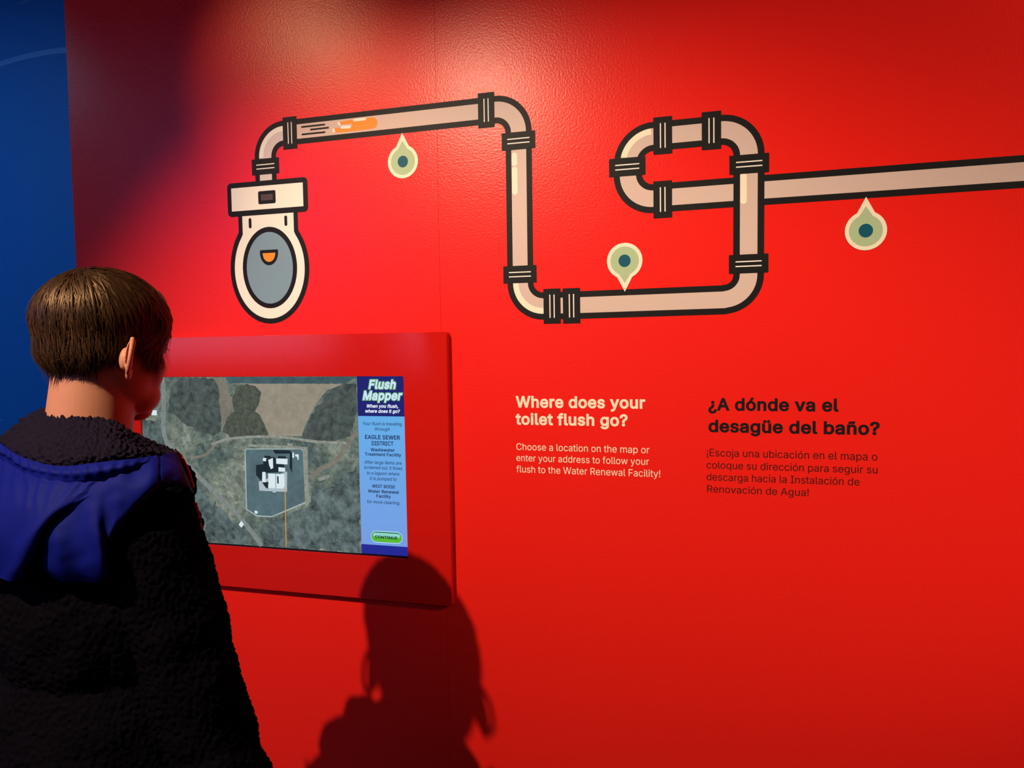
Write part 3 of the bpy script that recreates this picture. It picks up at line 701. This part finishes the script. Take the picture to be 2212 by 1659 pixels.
prim_cap(bm, HEADM, (0, 80, 2), (0, 94, -34), 7, 9)
prim_cap(bm, BODYM, (0, -22, -50), (0, -42, -200), 53, 60)
for s in (-1, 1):
    prim_cap(bm, BODYM, (0, -42, -185), (s*115, -35, -250), 34, 34)
    prim_cap(bm, BODYM, (s*130, -32, -270), (s*(205 if s > 0 else 190), 5, -585), 44, 33)       # upper arm
ELB = {1: Vector((197, 5, -590)), -1: Vector((-190, -5, -590))}
WRI = {1: Vector((150, 140, -810)), -1: Vector((-150, 130, -800))}
for s in (-1, 1):
    prim_cap(bm, BODYM, ELB[s], WRI[s], 34, 22)
    # hand: palm, four fingers of different lengths, thumb off the side
    f = (WRI[s]-ELB[s]).normalized(); side = Vector((-s, 0, 0)); side = (side - f*side.dot(f)).normalized(); dn = f.cross(side)*s
    if dn.z > 0: dn = -dn
    pc = WRI[s] + f*45
    for t in (-1, -0.33, 0.33, 1):
        prim_cap(bm, BODYM, WRI[s]+f*8+side*t*14, WRI[s]+f*72+side*t*27, 13, 11)
    for t, L in ((1, 30), (0.36, 34), (-0.3, 32), (-0.95, 25)):
        b0 = WRI[s]+f*74+side*t*27; b1 = b0+f*L*0.95+dn*8; b2 = b1+f*L*0.5+dn*L*0.42; b3 = b2+f*L*0.15+dn*L*0.5
        prim_cap(bm, BODYM, b0, b1, 9.5, 9); prim_cap(bm, BODYM, b1, b2, 9, 8.5); prim_cap(bm, BODYM, b2, b3, 8.5, 8)
    t0 = WRI[s]+f*22+side*24; t1 = t0+f*28+side*22+dn*6; t2 = t1+f*24+side*2+dn*8
    prim_cap(bm, BODYM, t0, t1, 12, 10.5); prim_cap(bm, BODYM, t1, t2, 10.5, 9)
prim_ell(bm, BODYM, (0, -32, -370), (135, 88, 170)); prim_ell(bm, BODYM, (0, -28, -560), (125, 88, 160)); prim_ell(bm, BODYM, (0, -30, -700), (140, 100, 110))
for s in (-1, 1):
    prim_cap(bm, BODYM, (s*72, -28, -720), (s*82, -15, -1010), 74, 50)
    prim_cap(bm, BODYM, (s*82, -15, -1010), (s*88, -35, -1350), 49, 34)
    prim_cap(bm, BODYM, (s*88, -50, -1390), (s*98, 90, -1405), 32, 26)
body = toboy(fuse('body', bm, 0.0035, 7, M_skin, boy))
# --- ears
def ear(s):
    bm = bmesh.new()
    E = HEADM @ Matrix.Translation((s*0.0725, -0.033 if s > 0 else -0.004, -0.043)) @ Matrix.Rotation(math.radians(s*24), 4, 'Z') @ Matrix.Rotation(math.radians(-12), 4, 'X') @ Matrix.Scale(0.9, 4)
    # local: x outward, y forward, z up; the pinna opens forwards and outwards
    rim = []
    for i in range(15):
        a = math.radians(60 + 250*i/14)           # from front top over the back to the lobe
        y = -11 + 15*math.cos(a)*(-1 if False else 1); z = 4 + 27*math.sin(a)
        y = -9 + 16*math.cos(a)
        rim.append((s*(7+7*max(0, -math.cos(a))), y, z))
    for i in range(14):
        prim_cap(bm, E, rim[i], rim[i+1], 3.4, 3.4)
    prim_cap(bm, E, rim[0], (s*4, 2, 10), 3.2, 3)
    prim_ell(bm, E, (s*6, -9, 3), (2.6, 15, 25))
    prim_ell(bm, E, (s*7, -4, -24), (4, 8, 9)); prim_ell(bm, E, (s*3, 5, -6), (4, 4, 8))
    prim_ell(bm, E, (s*0, -8, 0), (8, 9, 18))
    return toboy(fuse('ear', bm, 0.0012, 4, M_skin, boy))
ear(1); ear(-1)
for s in (-1, 1):
    b = bmesh.new(); prim_ell(b, HEADM, (s*27, 72, -14), (12, 12, 12), sub=3)
    me = bpy.data.meshes.new('eye'); b.to_mesh(me); b.free(); me.materials.append(M_eye)
    for p in me.polygons: p.use_smooth = True
    e = toboy(link(bpy.data.objects.new('eye', me), boy))
    b = bmesh.new(); prim_ell(b, HEADM, (s*27.5, 80.5, -16), (5.2, 4.2, 5.2), sub=3)
    me = bpy.data.meshes.new('iris'); b.to_mesh(me); b.free(); me.materials.append(M_iris)
    toboy(link(bpy.data.objects.new('iris', me), e))
    # eyelashes: a few short dark tapered hairs off the outer lid
    V, F = [], []
    for i in range(12):
        u = i/11; p = Vector((s*(16+25*u), 82-13*u*u, -12-4*u)); d = Vector((s*(0.25+0.8*u), 1.0-0.3*u, -0.35)).normalized()*0.009
        a = HEADM @ (p/1000); q = HEADM @ (p/1000+d); w = Vector((0, 0, 0.0006)); k = len(V)
        V += [a+w, a-w, q]; F.append((k, k+1, k+2))
    toboy(mesh_obj('eyelashes', V, F, M_hairb, boy))
    bm = bmesh.new(); prim_cap(bm, HEADM, (s*15, 84, 4), (s*38, 76, 6), 3, 2)
    toboy(fuse('eyebrow', bm, 0.001, 2, M_hairb, boy))

# --- hair: a thick dark cap plus locks growing from the crown
HL = [(0, 42), (30, 38), (48, 20), (58, -30), (66, -44), (73, -30), (80, 4), (92, 10), (104, 0), (113, -34), (126, -46), (150, -58), (180, -60)]
def hairline(az):
    az = abs(az)
    for (a0, z0), (a1, z1) in zip(HL, HL[1:]):
        if az <= a1: return z0+(z1-z0)*(az-a0)/(a1-a0)
    return HL[-1][1]
tree = None
dgm = body.data
tree = BVHTree.FromPolygons([tuple(v.co - Vector((-HX, -HY, 0))) for v in dgm.vertices], [tuple(p.vertices) for p in dgm.polygons])
HC = HEADM @ Vector((0, -0.006, 0.0)); HR = HEADM.to_3x3(); HRI = HR.inverted()
def skin_r(u):                # distance from the skull centre to the skin along local direction u
    hit = tree.ray_cast(HC + (HR @ u)*0.2, -(HR @ u))
    if hit[0] is None: return 0.085
    return 0.2 - hit[3]
def depth_in(u, r):
    p = u*r*1000; p = Vector((p.x, p.y-6, p.z))
    az = math.degrees(math.atan2(p.x, p.y+4)); return p.z - hairline(az), az, p
def sstep(a, b, x):
    t = min(1, max(0, (x-a)/(b-a))); return t*t*(3-2*t)
def thick(u, r):
    d, az, p = depth_in(u, r)
    t = -2.0 + 5.0*sstep(-3, 4, d) + 4.5*sstep(1, 26, d) + 6.0*sstep(-12, 16, p.z)*sstep(2, 20, d)
    if abs(az) < 60: t += 0.5*sstep(10, 30, d)*sstep(60, 30, abs(az))
    return t
bm = bmesh.new(); bmesh.ops.create_icosphere(bm, subdivisions=6, radius=1.0)
for v in bm.verts:
    u = v.co.normalized()
    if u.z < -0.93: r = 0.05; t = -2.0
    else:
        r = skin_r(u); r = min(r, 0.115); t = thick(u, r)
    t += 1.2*noise.noise(u*9)*(t > 2)
    v.co = HC + (HR @ u)*(r + (t-1.6)/1000)
low = [v for v in bm.verts if (HRI @ (v.co-HC)).z < -0.088]
bmesh.ops.delete(bm, geom=low, context='VERTS')
for f_ in bm.faces: f_.smooth = True
me = bpy.data.meshes.new('hair'); bm.to_mesh(me); bm.free(); me.materials.append(M_hairb)
hair = toboy(link(bpy.data.objects.new('hair', me), boy))
CROWN = Vector((0.07, -0.42, 0.90)).normalized()
def lock_mesh(name, count, m, seed, wmin, wmax, lift, raise_=0.0, crown=False):
    rnd = random.Random(seed); V, F = [], []
    made = 0; tries = 0
    while made < count and tries < count*6:
        tries += 1
        u = Vector((rnd.gauss(0, 1), rnd.gauss(0, 1), rnd.gauss(0, 1))).normalized()
        if u.z < -0.85: continue
        r = min(skin_r(u), 0.115); d, az, p = depth_in(u, r)
        if d < 1.5: continue
        if crown and (p.z < 28 or rnd.random() < 0.25): continue
        made += 1
        top = sstep(5, 80, d)
        L = 0.016 + 0.058*top + rnd.uniform(-0.004, 0.006)
        if abs(az) < 75 and p.z > 0: L *= 1.15
        if abs(az) > 120 and p.z < -10: L = 0.010 + 0.008*rnd.random() + 0.022*top
        n = 7; pts = []; cu = u.copy()
        lay = rnd.uniform(-3.6, 1.6) + 1.8*noise.noise(u*14) + raise_; lft = lift*rnd.random()**2
        w = rnd.uniform(wmin, wmax)
        cl = noise.noise_vector(u*11)*0.7 + noise.noise_vector(u*26)*0.45
        base_t = max(3.0, thick(u, r))
        for k in range(n):
            s = k/(n-1)
            rr = min(skin_r(cu), 0.112); tt = thick(cu, rr)
            tt = max(tt, 4.0 + 0*s) if k else tt
            h = (tt*0.5+base_t*0.5 if tt < base_t else tt) + lay*(1-0.3*s) + lft*s*s*1.0
            pts.append((cu.copy(), rr + h/1000))
            away = (cu - CROWN*cu.dot(CROWN)); 
            away = away.normalized() if away.length > 1e-3 else Vector((1, 0, 0))
            dist = math.acos(max(-1, min(1, cu.dot(CROWN))))
            away = (away - cu*away.dot(cu)).normalized()
            swirl = cu.cross(away)*(0.9*math.exp(-dist*2.2))
            down = Vector((0, 0.10, -1)); down = down - cu*down.dot(cu)
            g = away*(1.0-0.65*sstep(0.6, 1.6, dist)) + swirl + down*(0.25+0.8*sstep(0.5, 1.5, dist)) + cl
            if cu.y > 0.25: g += Vector((0.35, 0.1, 0))*sstep(0.2, 0.7, cu.y)
            g = g - cu*g.dot(cu); g.normalize()
            cu = (cu + g*(L/(n-1))/rr).normalized()
        P = [HC + (HR @ a)*b for a, b in pts]
        base = len(V)
        for k, q in enumerate(P):
            tdir = (P[min(k+1, n-1)]-P[max(k-1, 0)]).normalized(); out = (q-HC).normalized()
            sd = tdir.cross(out).normalized(); ww = w*(1-(k/(n-1))**1.6*0.9)*(0.55 if k == 0 else 1)
            V += [q - sd*ww, q + out*ww*0.55, q + sd*ww]
        for k in range(n-1):
            for j in (0, 1):
                F.append((base+3*k+j, base+3*k+j+1, base+3*k+4+j, base+3*k+3+j))
    o = mesh_obj(name, V, F, m, hair, smooth=True); toboy(o); return o
lk = lock_mesh('hair_locks', 5200, M_hair, 11, 0.0007, 0.0016, 3.0); tag(lk, kind='stuff')
lk = lock_mesh('hair_clumps', 520, M_hair, 15, 0.0016, 0.0034, 4.0, 1.0, True); tag(lk, kind='stuff')
lk = lock_mesh('fine_hair', 3500, M_hair2, 12, 0.0003, 0.0006, 6.0); tag(lk, kind='stuff')
# --- jacket: black fleece body and sleeves
bm = bmesh.new()
prim_ell(bm, BODYM, (0, -38, -380), (160, 122, 190)); prim_ell(bm, BODYM, (0, -30, -600), (176, 140, 250))
prim_ell(bm, BODYM, (0, -28, -760), (178, 142, 120))
prim_cap(bm, BODYM, (-105, -40, -262), (105, -40, -262), 72, 72)
prim_ell(bm, BODYM, (0, -40, -240), (84, 72, 60))
for s in (-1, 1):
    sh = Vector((s*(124 if s > 0 else 136), -36, -276)); e = ELB[s]
    prim_cap(bm, BODYM, sh, e, 68, 58)
    prim_cap(bm, BODYM, e, WRI[s], 58, 42)
    prim_ell(bm, BODYM, e+Vector((s*6, -10, -6)), (60, 58, 62))
for c_, r_ in (((-122, 2, -216), 44), ((-88, 40, -206), 40), ((-45, 66, -216), 36), ((10, 75, -228), 34), ((62, 55, -226), 34)): prim_ell(bm, BODYM, c_, (r_, r_, r_), sub=3)
prim_ell(bm, BODYM, (124, -14, -232), (42, 40, 42), sub=3)
jacket = fuse('jacket', bm, 0.0030, 6, M_fleece, boy)
JT = BVHTree.FromPolygons([tuple(v.co) for v in jacket.data.vertices], [tuple(p.vertices) for p in jacket.data.polygons])
rough(jacket, ((210, 0.0034, 0), (420, 0.0012, 5), (22, 0.006, 9)))
toboy(jacket)
# --- hood, yoke and fleece collar: control nets in millimetres from the point below the boy
HOOD_GRID = [
    [(-198, -63, 1322), (-135, -86, 1305), (-72, -114, 1293), (-18, -133, 1282), (30, -142, 1276), (69, -140, 1274), (103, -130, 1276), (134, -110, 1279), (147, -77, 1280)],
    [(-191, -72, 1309), (-125, -94, 1294), (-61, -122, 1283), (-8, -141, 1273), (38, -150, 1268), (77, -149, 1266), (111, -139, 1268), (139, -117, 1272), (152, -81, 1276)],
    [(-192, -73, 1296), (-130, -91, 1280), (-58, -122, 1271), (-6, -141, 1262), (38, -151, 1257), (76, -148, 1254), (107, -136, 1256), (133, -114, 1261), (149, -81, 1269)],
    [(-149, -114, 1254), (-84, -137, 1241), (-16, -164, 1234), (27, -175, 1227), (55, -174, 1227), (77, -163, 1234), (100, -147, 1243), (125, -125, 1252), (147, -86, 1264)],
    [(-136, -134, 1201), (-61, -164, 1193), (2, -185, 1190), (34, -189, 1190), (58, -185, 1199), (78, -172, 1220), (98, -153, 1235), (121, -128, 1247), (145, -87, 1260)],
    [(-129, -146, 1148), (-64, -167, 1149), (2, -187, 1153), (30, -188, 1158), (50, -181, 1172), (68, -169, 1207), (90, -150, 1227), (116, -129, 1243), (140, -86, 1258)],
    [(-142, -141, 1120), (-74, -161, 1125), (-10, -178, 1133), (16, -177, 1138), (35, -173, 1150), (54, -160, 1193), (79, -145, 1218), (109, -126, 1236), (132, -80, 1252)],
]
YOKE_GRID = [
    [(9, -157, 1219), (27, -156, 1226), (48, -154, 1235), (71, -147, 1246), (91, -138, 1257), (113, -128, 1264), (129, -116, 1271), (138, -98, 1275), (150, -84, 1279), (149, -58, 1280), (143, -34, 1276), (133, -7, 1255)],
    [(19, -161, 1207), (39, -164, 1207), (63, -165, 1212), (85, -156, 1219), (109, -150, 1229), (121, -137, 1240), (135, -128, 1251), (146, -111, 1261), (160, -96, 1270), (160, -70, 1271), (156, -43, 1266), (142, -14, 1247)],
    [(28, -164, 1194), (49, -170, 1188), (76, -174, 1188), (96, -163, 1192), (124, -159, 1201), (127, -145, 1216), (140, -137, 1232), (153, -121, 1247), (167, -106, 1260), (170, -80, 1263), (168, -51, 1255), (150, -19, 1238)],
    [(33, -164, 1180), (53, -170, 1168), (78, -173, 1162), (100, -162, 1163), (130, -159, 1170), (129, -147, 1191), (140, -141, 1212), (155, -127, 1232), (170, -110, 1249), (175, -85, 1253), (175, -53, 1244), (154, -22, 1229)],
    [(35, -163, 1170), (52, -168, 1153), (73, -167, 1142), (97, -157, 1141), (128, -153, 1148), (127, -147, 1173), (136, -141, 1197), (153, -128, 1221), (168, -110, 1242), (176, -86, 1247), (177, -53, 1236), (157, -22, 1223)],
    [(31, -158, 1164), (46, -162, 1145), (66, -159, 1131), (90, -149, 1129), (122, -146, 1135), (122, -142, 1163), (130, -136, 1189), (149, -125, 1215), (164, -105, 1237), (173, -82, 1243), (175, -48, 1231), (154, -18, 1219)],
]
COLLAR_GRID = [
    [(-152, -50, 1292), (-127, -47, 1310), (-93, -51, 1330), (-56, -60, 1338), (2, -74, 1331), (36, -69, 1326), (62, -56, 1321), (81, -36, 1299), (94, -12, 1284), (107, 7, 1272)],
    [(-144, -58, 1292), (-112, -63, 1308), (-73, -71, 1326), (-30, -82, 1330), (22, -93, 1326), (57, -89, 1322), (81, -76, 1316), (96, -52, 1299), (105, -24, 1285), (118, -5, 1273)],
    [(-125, -73, 1292), (-98, -83, 1300), (-51, -97, 1308), (-2, -108, 1310), (42, -113, 1307), (76, -109, 1305), (100, -96, 1302), (115, -73, 1293), (123, -45, 1283), (129, -17, 1274)],
    [(-111, -85, 1291), (-83, -102, 1292), (-27, -122, 1287), (20, -131, 1284), (61, -132, 1283), (93, -124, 1284), (116, -110, 1287), (130, -88, 1286), (139, -62, 1282), (140, -29, 1276)],
    [(-96, -96, 1287), (-75, -106, 1284), (-22, -126, 1277), (23, -134, 1271), (61, -133, 1269), (93, -123, 1271), (122, -105, 1275), (135, -83, 1276), (141, -61, 1276), (144, -33, 1275)],
]
ZIP_LINES = [
    [(133, -26, 1277), (141, -26, 1270), (149, -27, 1258), (155, -28, 1245), (160, -29, 1230)],
    [(164, -29, 1207), (168, -29, 1190), (171, -29, 1173)],
]
def cr(a, b, c, d, t):
    return 0.5*((2*b)+(c-a)*t+(2*a-5*b+4*c-d)*t*t+(3*b-a-3*c+d)*t**3)
def net_surface(name, G, ku, kv, m, th, wave=None):
    G = [[Vector(p)/1000 for p in r] for r in G]
    def up_row(r, k):
        n = len(r); out = []
        for i in range(n-1):
            for j in range(k):
                out.append(cr(r[max(i-1, 0)], r[i], r[i+1], r[min(i+2, n-1)], j/k))
        return out + [r[-1]]
    rows = [up_row(r, ku) for r in G]
    cols = [up_row([r[i] for r in rows], kv) for i in range(len(rows[0]))]
    nv, nu = len(cols[0]), len(cols)
    P = [[cols[i][j].copy() for i in range(nu)] for j in range(nv)]
    N = [[None]*nu for _ in range(nv)]
    for j in range(nv):
        for i in range(nu):
            du = P[j][min(i+1, nu-1)]-P[j][max(i-1, 0)]; dv = P[min(j+1, nv-1)][i]-P[max(j-1, 0)][i]
            n = du.cross(dv); N[j][i] = n.normalized() if n.length > 1e-12 else Vector((1, -1, 0)).normalized()
            if N[j][i].dot(Vector((0.70, -0.71, 0.25))) < 0: N[j][i] = -N[j][i]
    V = []
    for j in range(nv):
        for i in range(nu):
            d = wave(i/ku, j/kv, P[j][i]) if wave else 0.0
            V.append(P[j][i] + N[j][i]*d)
    n0 = len(V)
    V += [P[j][i] - N[j][i]*th for j in range(nv) for i in range(nu)]
    F = []
    for j in range(nv-1):
        for i in range(nu-1):
            a = j*nu+i; F.append((a, a+1, a+nu+1, a+nu)); F.append((n0+a, n0+a+nu, n0+a+nu+1, n0+a+1))
    for i in range(nu-1):
        a = i; F.append((a, n0+a, n0+a+1, a+1)); a = (nv-1)*nu+i; F.append((a, a+1, n0+a+1, n0+a))
    for j in range(nv-1):
        a = j*nu; F.append((a, a+nu, n0+a+nu, n0+a)); a = j*nu+nu-1; F.append((a, n0+a, n0+a+nu, a+nu))
    o = mesh_obj(name, V, F, m, jacket, smooth=True)
    bm = bmesh.new(); bm.from_mesh(o.data); bmesh.ops.recalc_face_normals(bm, faces=bm.faces); bm.to_mesh(o.data); bm.free()
    return o
def nz(p, s, o=0.0): return noise.noise(p*s + Vector((o, o, 0)))
def hood_wave(u, v, p):
    g = 0.0
    if v < 2.0: g += 0.0011*math.sin(u*15+2.5*nz(p, 30))*math.sin(math.pi*min(1, v/2.0))     # gathers of the elastic hem
    elif v < 3.4: g += 0.0012*math.sin(u*10+2*nz(p, 25))*(3.4-v)/1.4
    if abs(v-2.0) < 0.18: g -= 0.0014*(1-abs(v-2.0)/0.18)                                   # stitched seam
    g += 0.0045*nz(p, 16, 3)
    g += 0.004*math.sin(u*2.2+v*1.3)*(v > 3)*min(1, v-3)
    return g
def yoke_wave(u, v, p):
    g = 0.003*nz(p, 20, 7) + 0.0012*nz(p, 60, 2)
    if abs(u-8.4) < 0.10: g -= 0.002*(1-abs(u-8.4)/0.10)
    return g
def pile(u, v, p): return 0.0046*nz(p, 230, 1) + 0.0020*nz(p, 400, 4) + 0.003*nz(p, 22, 8)
tag(net_surface('hood', HOOD_GRID, 14, 12, M_nylon, 0.006, hood_wave), 'blue nylon hood hanging down')
tag(net_surface('yoke', YOKE_GRID, 10, 12, M_nylon, 0.005, yoke_wave), 'blue nylon yoke over the shoulder')
tag(net_surface('collar_lining', COLLAR_GRID, 26, 16, M_lining, 0.014, pile), 'dark plum fleece lining of the collar')
zl = None
for line in ZIP_LINES:
    bm = bmesh.new(); pts = [Vector(p)/1000 for p in line]
    dense = []
    for i in range(len(pts)-1):
        for j in range(6): dense.append(cr(pts[max(i-1, 0)], pts[i], pts[i+1], pts[min(i+2, len(pts)-1)], j/6))
    dense.append(pts[-1])
    for i in range(len(dense)-1):
        prim_cap(bm, Matrix.Identity(4), dense[i]*1000, dense[i+1]*1000, 1.8, 1.8)
    for i, q in enumerate(dense):
        t = (dense[min(i+1, len(dense)-1)]-dense[max(i-1, 0)]).normalized()
        sd = Vector((0.70, 0.70, 0.1)); sd = (sd-t*sd.dot(t)).normalized()
        prim_ell(bm, Matrix.Identity(4), (q+sd*0.0016)*1000, (2.4, 2.4, 1.4), sub=1)
    me = bpy.data.meshes.new('zip'); bm.to_mesh(me); bm.free(); me.materials.append(M_zip)
    for p in me.polygons: p.use_smooth = True
    zo = link(bpy.data.objects.new('zip', me), jacket)
    tag(zo, 'red zip of the jacket front')
# --- trousers and shoes
bm = bmesh.new()
prim_ell(bm, BODYM, (0, -30, -780), (150, 110, 110))
for s in (-1, 1):
    prim_cap(bm, BODYM, (s*74, -28, -780), (s*84, -15, -1010), 88, 66); prim_cap(bm, BODYM, (s*84, -15, -1010), (s*90, -38, -1345), 66, 52)
toboy(fuse('trousers', bm, 0.008, 4, M_trouser, boy))
for s in (-1, 1):
    bm = bmesh.new(); prim_cap(bm, BODYM, (s*89, -55, -1398), (s*102, 120, -1408), 42, 36); prim_cap(bm, BODYM, (s*89, -50, -1395), (s*89, -42, -1340), 42, 40)
    o = fuse('shoe', bm, 0.006, 4, M_shoe, boy)
    for v in o.data.vertices:
        if v.co.z < 0.0: v.co.z = 0.0
    toboy(o)
